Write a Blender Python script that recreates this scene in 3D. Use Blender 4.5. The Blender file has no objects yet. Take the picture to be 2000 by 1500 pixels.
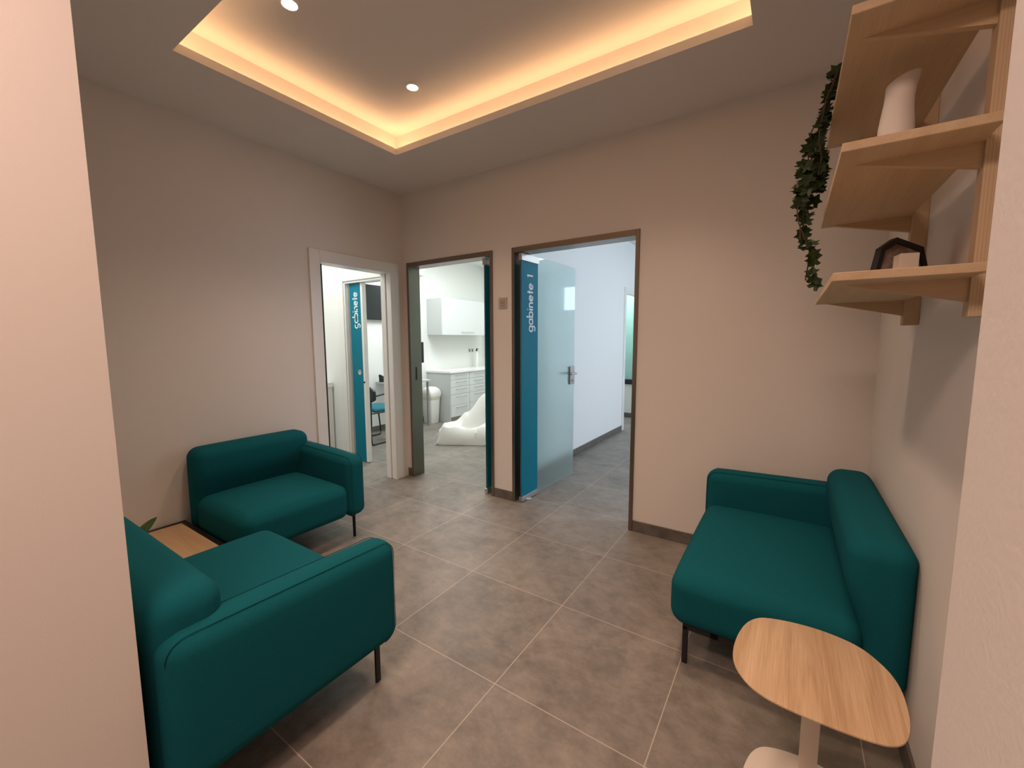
import bpy, bmesh, math, random
from mathutils import Vector, Matrix
PI = math.pi
random.seed(7)
scn = bpy.context.scene
COL = scn.collection

# ------------------------------------------------------------------ camera
cam_d = bpy.data.cameras.new('camera')
cam = bpy.data.objects.new('camera', cam_d)
COL.objects.link(cam)
cam_d.sensor_fit = 'HORIZONTAL'
cam_d.sensor_width = 36.0
cam_d.lens = 814.056 * 36.0 / 2000.0
cam_d.clip_start = 0.02
YAW, PITCH, ROLL = math.radians(-33.61498), math.radians(5.93516), math.radians(-0.19097)
_fw = Vector((math.sin(YAW) * math.cos(PITCH), math.cos(YAW) * math.cos(PITCH), -math.sin(PITCH)))
_rt = Vector((math.cos(YAW), -math.sin(YAW), 0))
_up = _rt.cross(_fw)
_r = math.cos(ROLL) * _rt + math.sin(ROLL) * _up
_u = -math.sin(ROLL) * _rt + math.cos(ROLL) * _up
_m = Matrix((_r, _u, -_fw)).transposed().to_4x4()
_m.translation = Vector((0.92167, -1.85399, 1.38243))
cam.matrix_world = _m
scn.camera = cam

# ------------------------------------------------------------------ colour management, world
vs = scn.view_settings
scn.display_settings.display_device = 'sRGB'
vs.view_transform = 'Standard'
vs.look = 'None'
vs.gamma = 1.0
vs.use_curve_mapping = False
vs.exposure = 0.0
w = bpy.data.worlds.new('sky')
scn.world = w
w.use_nodes = True
w.node_tree.nodes['Background'].inputs[0].default_value = (0.62, 0.78, 1.0, 1)
w.node_tree.nodes['Background'].inputs[1].default_value = 8.0
scn.cycles.max_bounces = 12
scn.cycles.diffuse_bounces = 6
scn.cycles.glossy_bounces = 4
scn.cycles.transmission_bounces = 8
scn.cycles.sample_clamp_indirect = 6.0

# ------------------------------------------------------------------ lights the place has, plus added daylight and corridor fill lamps
H = 2.787                       # waiting-room ceiling
RX0, RX1, RY0, RY1 = -2.30, 1.312, -1.57, 1.06      # waiting room
CX0, CX1, CY0, CY1 = -1.648, 0.705, -0.95, 0.434   # opening of the lit ceiling recess
HC = 2.982                      # ceiling inside the recess
WARM = (1.0, 0.56, 0.27)
HALL = (1.0, 0.67, 0.53)
SPOT = (1.0, 0.70, 0.50)
COOL = (0.95, 1.0, 0.98)
DAY = (0.70, 0.80, 1.0)


def area(name, loc, sx, sy, power, color, rot=(0, 0, 0), spread=PI):
    d = bpy.data.lights.new(name, 'AREA')
    d.shape = 'RECTANGLE'
    d.size, d.size_y = sx, sy
    d.energy = power
    d.color = color
    d.spread = spread
    o = bpy.data.objects.new(name, d)
    o.location = loc
    o.rotation_euler = rot
    COL.objects.link(o)
    return o


LED_Z, LED_O = 2.816, 0.050
COVE_W = 1.2                    # watts per metre of LED strip
area('cove_led_strip', ((CX0 + CX1) / 2, CY1 + LED_O, LED_Z), CX1 - CX0 + .1, .02, COVE_W * (CX1 - CX0), WARM, (PI, 0, 0))
area('cove_led_strip', ((CX0 + CX1) / 2, CY0 - LED_O, LED_Z), CX1 - CX0 + .1, .02, COVE_W * (CX1 - CX0), WARM, (PI, 0, 0))
area('cove_led_strip', (CX0 - LED_O, (CY0 + CY1) / 2, LED_Z), .02, CY1 - CY0 + .1, COVE_W * (CY1 - CY0), WARM, (PI, 0, 0))
area('cove_led_strip', (CX1 + LED_O, (CY0 + CY1) / 2, LED_Z), .02, CY1 - CY0 + .1, COVE_W * (CY1 - CY0), WARM, (PI, 0, 0))
SPOTS = [(-1.152, 0.142), (-1.147, -0.640), (0.208, 0.142), (0.208, -0.640)]
for sx_, sy_ in SPOTS:
    d = bpy.data.lights.new('downlight_beam', 'SPOT')
    d.energy = 62
    d.color = SPOT
    d.spot_size = math.radians(105)
    d.spot_blend = 0.9
    d.shadow_soft_size = 0.10
    o = bpy.data.objects.new('downlight_beam', d)
    o.location = (sx_, sy_, HC - 0.02)
    COL.objects.link(o)
area('hall_ceiling_panel', (0.45, -2.35, 2.77), 0.9, 0.5, 43, HALL)
area('office_ceiling_panel', (-3.2, 2.6, 2.83), 1.2, 1.2, 46, COOL)
area('office_ceiling_panel', (-2.4, 4.2, 2.83), 1.2, 0.9, 28, COOL)
area('lobby_ceiling_panel', (-3.3, 0.3, 2.77), 0.9, 0.7, 22, (0.98, 1.0, 0.94))
area('daylight_fill', (2.76, 3.2, 1.6), 2.4, 1.8, 74, DAY, (0, -PI / 2, 0))  # added lamp standing in for daylight; no window is built in this wall
area('surgery_ceiling_panel', (0.9, 4.4, 2.83), 1.2, 0.6, 22, (0.85, 0.93, 1.0))
area('back_corridor_fill', (-1.62, 4.95, 2.8), 0.5, 0.5, 14, (0.95, 1.0, 0.97))
area('back_corridor_fill', (-1.9, 5.86, 2.8), 0.8, 0.3, 12, (0.95, 1.0, 1.0))  # unseen lamp added behind the glazed screen to brighten its glass


# ------------------------------------------------------------------ materials
def mat(name, color=(.8, .8, .8), rough=.6, metal=0.0, **kw):
    m = bpy.data.materials.new(name)
    m.use_nodes = True
    b = m.node_tree.nodes['Principled BSDF']
    b.inputs['Base Color'].default_value = (*color, 1)
    b.inputs['Roughness'].default_value = rough
    b.inputs['Metallic'].default_value = metal
    for k, v in kw.items():
        b.inputs[k.replace('_', ' ')].default_value = v
    return m


def N(m, t, **inp):
    n = m.node_tree.nodes.new(t)
    for k, v in inp.items():
        n.inputs[k].default_value = v
    return n


def L(m, a, ao, b, bi):
    m.node_tree.links.new(a.outputs[ao], b.inputs[bi])


def bsdf(m):
    return m.node_tree.nodes['Principled BSDF']


def coords(m, scale=(1, 1, 1), kind='Object'):
    tc = N(m, 'ShaderNodeTexCoord')
    mp = N(m, 'ShaderNodeMapping')
    mp.inputs['Scale'].default_value = scale
    L(m, tc, kind, mp, 'Vector')
    return mp


def add_bump(m, scale, strength, dist=.002, detail=3, stretch=(1, 1, 1)):
    mp = coords(m, stretch)
    no = N(m, 'ShaderNodeTexNoise', Scale=scale, Detail=detail)
    L(m, mp, 'Vector', no, 'Vector')
    bu = N(m, 'ShaderNodeBump', Strength=strength, Distance=dist)
    L(m, no, 'Fac', bu, 'Height')
    L(m, bu, 'Normal', bsdf(m), 'Normal')
    return m


def mottle(m, c1, c2, scale, detail=4, stretch=(1, 1, 1), lo=.35, hi=.65):
    mp = coords(m, stretch)
    no = N(m, 'ShaderNodeTexNoise', Scale=scale, Detail=detail, Roughness=.6)
    L(m, mp, 'Vector', no, 'Vector')
    cr = N(m, 'ShaderNodeValToRGB')
    cr.color_ramp.elements[0].position, cr.color_ramp.elements[1].position = lo, hi
    cr.color_ramp.elements[0].color, cr.color_ramp.elements[1].color = (*c1, 1), (*c2, 1)
    L(m, no, 'Fac', cr, 'Fac')
    L(m, cr, 'Color', bsdf(m), 'Base Color')
    return m


M = {}
M['wall'] = add_bump(mat('wall_paint', (.74, .705, .675), .75), 260, .22, .0010)
M['office_wall'] = add_bump(mat('office_wall_paint', (.82, .83, .81), .7), 160, .2, .001)
M['ceiling'] = add_bump(mat('ceiling_paint', (.78, .745, .715), .8), 220, .25, .001)

# porcelain tiles 0.6 x 0.6 m with thin pale grout
m = M['floor'] = mat('concrete_look_tile', (.2, .18, .16), .42)
tc = coords(m)
n1 = N(m, 'ShaderNodeTexNoise', Scale=3.4, Detail=9, Roughness=.62, Distortion=.5)
L(m, tc, 'Vector', n1, 'Vector')
mp2 = coords(m, (1.0, 1.25, 1))
n2 = N(m, 'ShaderNodeTexNoise', Scale=12, Detail=9, Roughness=.74)
L(m, mp2, 'Vector', n2, 'Vector')
mx = N(m, 'ShaderNodeMath')
mx.operation = 'MULTIPLY_ADD'
mx.inputs[1].default_value = .55
L(m, n2, 'Fac', mx, 0)
sc = N(m, 'ShaderNodeMath')
sc.operation = 'MULTIPLY'
sc.inputs[1].default_value = .55
L(m, n1, 'Fac', sc, 0)
L(m, sc, 'Value', mx, 2)
# per-tile tint
vd = N(m, 'ShaderNodeVectorMath')
vd.operation = 'SCALE'
vd.inputs['Scale'].default_value = 1 / .6
L(m, tc, 'Vector', vd, 0)
fl = N(m, 'ShaderNodeVectorMath')
fl.operation = 'FLOOR'
L(m, vd, 'Vector', fl, 0)
wn = N(m, 'ShaderNodeTexWhiteNoise')
L(m, fl, 'Vector', wn, 'Vector')
tt = N(m, 'ShaderNodeMath')
tt.operation = 'MULTIPLY_ADD'
tt.inputs[1].default_value = .05
L(m, wn, 'Value', tt, 0)
L(m, mx, 'Value', tt, 2)
cr = N(m, 'ShaderNodeValToRGB')
e = cr.color_ramp.elements
e[0].position, e[0].color = .39, (.122, .108, .094, 1)
e[1].position, e[1].color = .70, (.282, .250, .219, 1)
L(m, tt, 'Value', cr, 'Fac')
fr = N(m, 'ShaderNodeVectorMath')
fr.operation = 'FRACTION'
L(m, vd, 'Vector', fr, 0)
sp = N(m, 'ShaderNodeSeparateXYZ')
L(m, fr, 'Vector', sp, 'Vector')
ds = []
for ax in 'XY':
    s1 = N(m, 'ShaderNodeMath')
    s1.operation = 'SUBTRACT'
    s1.inputs[1].default_value = .5
    L(m, sp, ax, s1, 0)
    s2 = N(m, 'ShaderNodeMath')
    s2.operation = 'ABSOLUTE'
    L(m, s1, 'Value', s2, 0)
    ds.append(s2)
mxx = N(m, 'ShaderNodeMath')
mxx.operation = 'MAXIMUM'
L(m, ds[0], 'Value', mxx, 0)
L(m, ds[1], 'Value', mxx, 1)
gt = N(m, 'ShaderNodeMath')
gt.operation = 'GREATER_THAN'
gt.inputs[1].default_value = .5 - .0018 / .6
L(m, mxx, 'Value', gt, 0)
mixc = N(m, 'ShaderNodeMix')
mixc.data_type = 'RGBA'
L(m, gt, 'Value', mixc, 'Factor')
m.node_tree.links.new(cr.outputs['Color'], mixc.inputs[6])
mixc.inputs[7].default_value = (.47, .41, .35, 1)
m.node_tree.links.new(mixc.outputs[2], bsdf(m).inputs['Base Color'])
rr = N(m, 'ShaderNodeMapRange')
rr.inputs['To Min'].default_value, rr.inputs['To Max'].default_value = .36, .55
L(m, n2, 'Fac', rr, 'Value')
L(m, rr, 'Result', bsdf(m), 'Roughness')
bu = N(m, 'ShaderNodeBump', Strength=.12, Distance=.002)
L(m, n2, 'Fac', bu, 'Height')
L(m, bu, 'Normal', bsdf(m), 'Normal')

M['baseboard'] = mottle(mat('baseboard_tile', rough=.5), (.10, .088, .078), (.155, .138, .122), 14)
M['steel'] = add_bump(mat('brushed_bronze_steel', (.27, .222, .185), .36, 1.0), 400, .25, .0006, 2, (1, 1, .02))
M['reveal'] = add_bump(mat('brushed_steel_reveal', (.20, .19, .155), .42, 1.0), 400, .2, .0006, 2, (1, 1, .02))
M['chrome'] = mat('satin_chrome', (.56, .55, .54), .34, 1.0)
M['black_metal'] = mat('black_powder_coat', (.008, .008, .010), .45)
M['black_plastic'] = mat('black_plastic', (.012, .013, .016), .4)
M['black_glass'] = mat('dark_screen', (.012, .016, .018), .12)
M['white_lacquer'] = mat('white_lacquer', (.80, .79, .77), .35)
M['white_laminate'] = mat('white_laminate', (.68, .71, .71), .35)
M['cab_side'] = mat('grey_white_laminate', (.55, .57, .56), .4)
M['counter'] = mat('white_worktop', (.85, .85, .84), .25)
M['white_plastic'] = mat('white_plastic', (.84, .84, .80), .35)
M['table_white'] = add_bump(mat('cream_metal', (.74, .66, .58), .45), 300, .1, .0005)
M['ceramic'] = mat('white_ceramic', (.74, .70, .66), .55)
M['fabric'] = mat('teal_wool', (.010, .118, .140), .92, Sheen_Weight=.0, Specular_IOR_Level=.08)
m = M['fabric']
mp = coords(m)
no = N(m, 'ShaderNodeTexNoise', Scale=900, Detail=2)
L(m, mp, 'Vector', no, 'Vector')
cr = N(m, 'ShaderNodeValToRGB')
cr.color_ramp.elements[0].position, cr.color_ramp.elements[1].position = .3, .7
cr.color_ramp.elements[0].color, cr.color_ramp.elements[1].color = (.004, .070, .090, 1), (.008, .124, .153, 1)
L(m, no, 'Fac', cr, 'Fac')
L(m, cr, 'Color', bsdf(m), 'Base Color')
bu = N(m, 'ShaderNodeBump', Strength=.3, Distance=.0008)
L(m, no, 'Fac', bu, 'Height')
L(m, bu, 'Normal', bsdf(m), 'Normal')
M['seam'] = mat('teal_seam_thread', (.004, .062, .078), .9, Specular_IOR_Level=.1)
M['teal_seat'] = mat('teal_chair_fabric', (.02, .17, .22), .85)
M['band'] = mat('teal_film', (.0, .175, .262), .5, Specular_IOR_Level=.2)
M['band_dark'] = mat('teal_film_rear', (.0, .05, .07), .35)
M['lettering'] = mat('white_vinyl', (.80, .86, .88), .5)
M['bag'] = mat('white_poly_bag', (.84, .84, .80), .42)
bsdf(M['bag']).inputs['Subsurface Weight'].default_value = 0.0
M['bag_liner'] = mat('cream_bin_liner', (.78, .72, .55), .5)
M['grey_plastic'] = mat('grey_beige_plastic', (.42, .37, .33), .45)
M['socket_grey'] = mat('socket_grey', (.25, .25, .25), .5)
M['leaf'] = mottle(mat('ivy_leaf', rough=.6, Specular_IOR_Level=.2), (.005, .011, .003), (.026, .052, .010), 30)
M['leaf_light'] = mottle(mat('fresh_leaf', rough=.45), (.03, .07, .02), (.08, .15, .04), 18)
M['stem'] = mat('ivy_stem', (.05, .03, .015), .7)
M['terracotta'] = mat('grey_clay_pot', (.45, .42, .38), .8)
M['soil'] = mat('potting_soil', (.03, .02, .012), .95)
M['photo'] = mottle(mat('photo_print', rough=.4), (.10, .055, .04), (.42, .34, .30), 22, 3)
M['card'] = mat('cream_box', (.66, .60, .52), .7)
M['seal'] = mat('black_rubber_seal', (.01, .01, .01), .6)


def wood(name, c1, c2, along, fine=1.0, rough=.45, ring=1.0):
    m = mat(name, c1, rough)
    st = [9.0, 9.0, 9.0]
    st[along] = .55
    mp = coords(m, st)
    no = N(m, 'ShaderNodeTexNoise', Scale=1.6 * ring, Detail=5, Roughness=.55, Distortion=1.1)
    L(m, mp, 'Vector', no, 'Vector')
    st2 = [60.0, 60.0, 60.0]
    st2[along] = 1.6
    mp2 = coords(m, st2)
    n2 = N(m, 'ShaderNodeTexNoise', Scale=4.0 * fine, Detail=3)
    L(m, mp2, 'Vector', n2, 'Vector')
    mx = N(m, 'ShaderNodeMath')
    mx.operation = 'MULTIPLY_ADD'
    mx.inputs[1].default_value = .35
    L(m, n2, 'Fac', mx, 0)
    sc = N(m, 'ShaderNodeMath')
    sc.operation = 'MULTIPLY'
    sc.inputs[1].default_value = .65
    L(m, no, 'Fac', sc, 0)
    L(m, sc, 'Value', mx, 2)
    cr = N(m, 'ShaderNodeValToRGB')
    cr.color_ramp.elements[0].position, cr.color_ramp.elements[1].position = .36, .64
    cr.color_ramp.elements[0].color, cr.color_ramp.elements[1].color = (*c2, 1), (*c1, 1)
    L(m, mx, 'Value', cr, 'Fac')
    L(m, cr, 'Color', bsdf(m), 'Base Color')
    bu = N(m, 'ShaderNodeBump', Strength=.12, Distance=.0006)
    L(m, n2, 'Fac', bu, 'Height')
    L(m, bu, 'Normal', bsdf(m), 'Normal')
    return m


M['oak'] = wood('oak_veneer', (.66, .475, .305), (.44, .28, .155), 1, ring=1.0)
M['tray_oak'] = wood('oak_tray', (.60, .42, .25), (.48, .31, .17), 0)
M['ply'] = wood('birch_plywood', (.60, .45, .285), (.50, .36, .22), 1, rough=.6)
M['bracket_ply'] = wood('birch_plywood_bracket', (.58, .43, .27), (.48, .345, .21), 0, rough=.6)
# plywood edge: thin vertical ply lines
m = M['ply_edge'] = mat('plywood_edge', (.55, .40, .26), .6)
mp = coords(m, (1, 1, .05))
wv = N(m, 'ShaderNodeTexWave', Scale=55, Distortion=2.5, Detail=2)
wv.bands_direction = 'X'
L(m, mp, 'Vector', wv, 'Vector')
cr = N(m, 'ShaderNodeValToRGB')
cr.color_ramp.elements[0].color, cr.color_ramp.elements[1].color = (.50, .365, .23, 1), (.58, .435, .285, 1)
L(m, wv, 'Fac', cr, 'Fac')
L(m, cr, 'Color', bsdf(m), 'Base Color')

# frosted glass: a satin film that both scatters and lets light through, glossy front
m = M['frosted'] = mat('frosted_glass', (.72, .89, .875), .36, Transmission_Weight=.93, IOR=1.2, Coat_Weight=1.0, Coat_Roughness=.03)
m = M['clear_glass'] = mat('clear_glass', (.93, .98, .97), .02, Transmission_Weight=1.0, IOR=1.45)
m = M['green_glass'] = mat('green_tinted_glass', (.55, .82, .78), .35, Transmission_Weight=.6, IOR=1.2)


def emis(name, color, strength):
    m = bpy.data.materials.new(name)
    m.use_nodes = True
    b = bsdf(m)
    b.inputs['Base Color'].default_value = (.8, .8, .8, 1)
    b.inputs['Emission Color'].default_value = (*color, 1)
    b.inputs['Emission Strength'].default_value = strength
    return m


M['lamp_glow'] = emis('downlight_lens', (1.0, .90, .80), 6.0)


# ------------------------------------------------------------------ mesh helpers
def new():
    return bmesh.new()


def box(bm, x0, x1, y0, y1, z0, z1):
    vs_ = [bm.verts.new(p) for p in ((x0, y0, z0), (x1, y0, z0), (x1, y1, z0), (x0, y1, z0), (x0, y0, z1), (x1, y0, z1), (x1, y1, z1), (x0, y1, z1))]
    for f in ((3, 2, 1, 0), (4, 5, 6, 7), (0, 1, 5, 4), (1, 2, 6, 5), (2, 3, 7, 6), (3, 0, 4, 7)):
        bm.faces.new([vs_[i] for i in f])
    return vs_


def bevel(bm, w_, seg=2):
    bmesh.ops.bevel(bm, geom=list(bm.edges), offset=w_, segments=seg, profile=.5, affect='EDGES', clamp_overlap=True)
    return bm


def bbox_(x0, x1, y0, y1, z0, z1, b=.003, seg=2):
    bm = new()
    box(bm, x0, x1, y0, y1, z0, z1)
    return bevel(bm, b, seg)


def merge(bm, other, mtx=None):
    me = bpy.data.meshes.new('tmp')
    other.to_mesh(me)
    other.free()
    if mtx is not None:
        me.transform(mtx)
    bm.from_mesh(me)
    bpy.data.meshes.remove(me)
    return bm


def prism(bm, pts, z0, z1):
    """pts: outline in xy, counter-clockwise."""
    lo = [bm.verts.new((x, y, z0)) for x, y in pts]
    hi = [bm.verts.new((x, y, z1)) for x, y in pts]
    n = len(pts)
    bm.faces.new(lo[::-1])
    bm.faces.new(hi)
    for i in range(n):
        j = (i + 1) % n
        bm.faces.new((lo[i], lo[j], hi[j], hi[i]))
    return bm


def lathe(bm, prof, seg=32, c=(0, 0)):
    rings = []
    for r, z in prof:
        if r < 1e-6:
            rings.append([bm.verts.new((c[0], c[1], z))])
        else:
            rings.append([bm.verts.new((c[0] + r * math.cos(2 * PI * i / seg), c[1] + r * math.sin(2 * PI * i / seg), z)) for i in range(seg)])
    for a, b in zip(rings, rings[1:]):
        for i in range(seg):
            j = (i + 1) % seg
            if len(a) == 1 and len(b) == 1:
                continue
            if len(a) == 1:
                bm.faces.new((a[0], b[j], b[i]))
            elif len(b) == 1:
                bm.faces.new((a[i], a[j], b[0]))
            else:
                bm.faces.new((a[i], a[j], b[j], b[i]))
    return bm


def tube(bm, path, r, seg=8, closed=False):
    pts = [Vector(p) for p in path]
    n = len(pts)
    rings = []
    up = Vector((0, 0, 1))
    for i, p in enumerate(pts):
        if closed:
            t = (pts[(i + 1) % n] - pts[i - 1]).normalized()
        else:
            t = (pts[min(i + 1, n - 1)] - pts[max(i - 1, 0)]).normalized()
        a = t.cross(up)
        if a.length < 1e-3:
            a = t.cross(Vector((1, 0, 0)))
        a.normalize()
        b = t.cross(a).normalized()
        rr_ = r[i] if isinstance(r, (list, tuple)) else r
        rings.append([bm.verts.new(p + rr_ * (math.cos(2 * PI * k / seg) * a + math.sin(2 * PI * k / seg) * b)) for k in range(seg)])
    last = n if closed else n - 1
    for i in range(last):
        A, B = rings[i], rings[(i + 1) % n]
        for k in range(seg):
            l = (k + 1) % seg
            bm.faces.new((A[k], A[l], B[l], B[k]))
    if not closed:
        bm.faces.new(rings[0][::-1])
        bm.faces.new(rings[-1])
    return bm


def cushion(x0, x1, y0, y1, z0, z1, r, crown=0.0, side=0.0, seg=5, mid=8):
    """soft upholstered block: rounded box whose faces swell a little."""
    def params(a, b, rad):
        L_ = b - a
        rad = min(rad, L_ / 2 - 1e-4)
        th = [rad * math.tan(PI / 4 * i / seg) for i in range(seg + 1)]
        p = [a + rad - t for t in reversed(th)]
        for i in range(1, mid):
            p.append(a + rad + (L_ - 2 * rad) * i / mid)
        p += [b - rad + t for t in th]
        return p, rad
    px, rx = params(x0, x1, r)
    py, ry = params(y0, y1, r)
    pz, rz = params(z0, z1, r)
    rad = min(rx, ry, rz)
    bm = new()
    cache = {}
    cx, cy, cz = (x0 + x1) / 2, (y0 + y1) / 2, (z0 + z1) / 2
    hx, hy, hz = (x1 - x0) / 2, (y1 - y0) / 2, (z1 - z0) / 2

    def V(i, j, k):
        if (i, j, k) in cache:
            return cache[i, j, k]
        p = Vector((px[i], py[j], pz[k]))
        q = Vector((min(max(p.x, x0 + rad), x1 - rad), min(max(p.y, y0 + rad), y1 - rad), min(max(p.z, z0 + rad), z1 - rad)))
        d = p - q
        if d.length > 1e-9:
            p = q + d.normalized() * rad
        u, v, w2 = (p.x - cx) / hx, (p.y - cy) / hy, (p.z - cz) / hz
        f = lambda a: max(0.0, 1 - a ** 4)
        if crown and w2 > 0:
            p.z += crown * f(u) * f(v) * w2
        if side:
            p.y += side * f(u) * f(w2) * v
            p.x += side * f(v) * f(w2) * u
        cache[i, j, k] = bm.verts.new(p)
        return cache[i, j, k]
    nx, ny, nz = len(px) - 1, len(py) - 1, len(pz) - 1
    for i in range(nx):
        for j in range(ny):
            bm.faces.new((V(i, j, 0), V(i, j + 1, 0), V(i + 1, j + 1, 0), V(i + 1, j, 0)))
            bm.faces.new((V(i, j, nz), V(i + 1, j, nz), V(i + 1, j + 1, nz), V(i, j + 1, nz)))
    for i in range(nx):
        for k in range(nz):
            bm.faces.new((V(i, 0, k), V(i + 1, 0, k), V(i + 1, 0, k + 1), V(i, 0, k + 1)))
            bm.faces.new((V(i, ny, k), V(i, ny, k + 1), V(i + 1, ny, k + 1), V(i + 1, ny, k)))
    for j in range(ny):
        for k in range(nz):
            bm.faces.new((V(0, j, k), V(0, j, k + 1), V(0, j + 1, k + 1), V(0, j + 1, k)))
            bm.faces.new((V(nx, j, k), V(nx, j + 1, k), V(nx, j + 1, k + 1), V(nx, j, k + 1)))
    return bm


def obj(name, bm, material, parent=None, smooth=None, loc=None, rot=None):
    bmesh.ops.recalc_face_normals(bm, faces=bm.faces)
    me = bpy.data.meshes.new(name)
    bm.to_mesh(me)
    bm.free()
    mats = material if isinstance(material, (list, tuple)) else [material]
    for mm in mats:
        me.materials.append(mm)
    if smooth is not None:
        for p in me.polygons:
            p.use_smooth = True
        me.set_sharp_from_angle(angle=math.radians(smooth))
    o = bpy.data.objects.new(name, me)
    COL.objects.link(o)
    if parent is not None:
        o.parent = parent
    if loc is not None:
        o.location = loc
    if rot is not None:
        o.rotation_euler = rot
    return o


def tag(o, label, cat, group=None):
    o['label'] = label
    o['category'] = cat
    if group:
        o['group'] = group
    return o


def thing(name, label, cat, loc=(0, 0, 0), rotz=0.0, group=None):
    o = bpy.data.objects.new(name, None)
    o.empty_display_size = .1
    COL.objects.link(o)
    o.location = loc
    o.rotation_euler = (0, 0, rotz)
    return tag(o, label, cat, group)


def struct(name, bm, material, parent=None, smooth=None, label=None):
    o = obj(name, bm, material, parent, smooth)
    if parent is None:
        o['kind'] = 'structure'
        if label:
            o['label'] = label
    return o


def sroot(name, label, loc=(0, 0, 0), rotz=0.0):
    o = bpy.data.objects.new(name, None)
    COL.objects.link(o)
    o.location = loc
    o.rotation_euler = (0, 0, rotz)
    o['kind'] = 'structure'
    o['label'] = label
    return o


# ------------------------------------------------------------------ letters (thin strokes, single-storey a and g)
def arc(cx, cy, r, a0, a1, n=20, ry=None):
    ry = ry or r
    return [(cx + r * math.cos(math.radians(a0 + (a1 - a0) * i / n)), cy + ry * math.sin(math.radians(a0 + (a1 - a0) * i / n))) for i in range(n + 1)]


GL = {
    'g': (1.0, [arc(.46, .5, .42, 0, 360, 28), [(.88, .95), (.88, -.12)] + arc(.47, -.10, .41, 0, -150, 14)]),
    'a': (1.0, [arc(.46, .5, .42, 0, 360, 28), [(.88, .97), (.88, .03)]]),
    'b': (1.0, [arc(.50, .5, .42, 0, 360, 28), [(.08, 1.62), (.08, .03)]]),
    'i': (.28, [[(.12, .97), (.12, .03)], [(.12, 1.30), (.12, 1.42)]]),
    'n': (.90, [[(.10, .97), (.10, .03)], [(.10, .5)] + arc(.44, .58, .34, 180, 0, 14) + [(.78, .03)]]),
    'e': (1.0, [[(.06, .52), (.90, .52)] + arc(.48, .5, .42, 3, 320, 26)]),
    't': (.55, [[(.27, 1.40), (.27, .03)], [(.02, .92), (.54, .92)]]),
    '1': (.55, [[(.04, 1.22), (.34, 1.46), (.34, .03)]]),
    ' ': (.55, []),
}


def text_mesh(s, xh, length, stroke=.21, depth=.0012, drop=()):
    """Flat raised lettering in local x (reading direction) / y (up) with thickness in z; returns a bmesh centred on nothing, starting at x=0."""
    adv = sum(GL[c][0] + .16 for c in s) - .16
    kx = length / adv
    bm = new()
    x = 0.0
    for c in s:
        wd, strokes = GL[c]
        for st in strokes:
            pts = [Vector(((x + p[0]) * kx, p[1] * xh)) for p in st]
            hw = stroke * xh / 2
            n = len(pts)
            closed = (pts[0] - pts[-1]).length < 1e-6
            Ls, Rs = [], []
            for i in range(n):
                if closed:
                    a, b = pts[(i - 1) % (n - 1)], pts[(i + 1) % (n - 1)]
                else:
                    a, b = pts[max(i - 1, 0)], pts[min(i + 1, n - 1)]
                t = (b - a).normalized()
                nn = Vector((-t.y, t.x))
                Ls.append(pts[i] + nn * hw)
                Rs.append(pts[i] - nn * hw)
            vv = [[bm.verts.new((p.x, p.y, z)) for p in arr] for arr in (Ls, Rs) for z in (0, depth)]
            l0, l1, r0, r1 = vv
            for i in range(n - 1):
                bm.faces.new((l1[i], r1[i], r1[i + 1], l1[i + 1]))
                bm.faces.new((l0[i], l0[i + 1], r0[i + 1], r0[i]))
                bm.faces.new((l0[i], l1[i], l1[i + 1], l0[i + 1]))
                bm.faces.new((r0[i], r0[i + 1], r1[i + 1], r1[i]))
            bm.faces.new((l0[0], r0[0], r1[0], l1[0]))
            bm.faces.new((l0[-1], l1[-1], r1[-1], r0[-1]))
        x += wd + .16
    return bm


# ------------------------------------------------------------------ setting: floor
bm = new()
box(bm, -4.6, 3.0, -4.4, 6.4, -.08, 0)
struct('floor', bm, M['floor'], label='grey concrete-look porcelain tile floor with pale grout lines')

# doors in the back wall (inner clear opening edges)
D1 = (-1.01, 0.035, 2.134)
D2 = (-2.24, -1.205, 2.138)
DS = (-3.285, -2.50, 2.05)       # sliding door beyond the lobby
BY0, BY1 = 1.06, 1.18


def wall_with_holes(y0, y1, x0, x1, z1, holes):
    bm = new()
    x = x0
    for a, b, h in sorted(holes):
        box(bm, x, a, y0, y1, 0, z1)
        box(bm, a, b, y0, y1, h, z1)
        x = b
    box(bm, x, x1, y0, y1, 0, z1)
    return bm


WT = 3.0
f_in = .045
bm = wall_with_holes(BY0, BY1, RX0, 1.45, WT, [(D1[0] + .01, D1[1] - .01, D1[2] - .01), (D2[0] + .01, D2[1] - .01, D2[2] - .01)])
struct('wall_back', bm, M['wall'], label='warm white painted back wall with two door openings')
bm = wall_with_holes(BY0, BY1, -4.33, RX0, WT, [DS])
struct('wall_lobby_back', bm, M['office_wall'], label='white lobby wall around the sliding door')

# left wall with white framed door opening
LX0, LX1 = -2.42, -2.30
LD = (0.168, 0.885, 2.025)
bm = new()
box(bm, LX0, LX1, -2.2, LD[0] - .02, 0, WT)
box(bm, LX0, LX1, LD[1] + .03, BY0, 0, WT)
box(bm, LX0, LX1, LD[0] - .02, LD[1] + .03, LD[2] + .02, WT)
struct('wall_left', bm, M['wall'], label='warm white painted left wall behind the sofas')
bm = new()
box(bm, RX1, RX1 + .14, -1.80, BY0, 0, WT)
struct('wall_right', bm, M['wall'], label='warm white painted right wall carrying the shelf unit')
# front wall with the opening that the picture is taken through
OX0, OX1 = -0.385, 0.995
bm = new()
box(bm, RX0, OX0, RY0 - .275, RY0, 0, WT)
struct('wall_front_left', bm, M['wall'], label='end of the partition wall at the left edge of the picture')
bm = new()
box(bm, OX1, RX1, RY0 - .275, RY0, 0, WT)
struct('wall_front_right', bm, M['wall'], label='end of the partition wall at the right edge of the picture')
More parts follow.
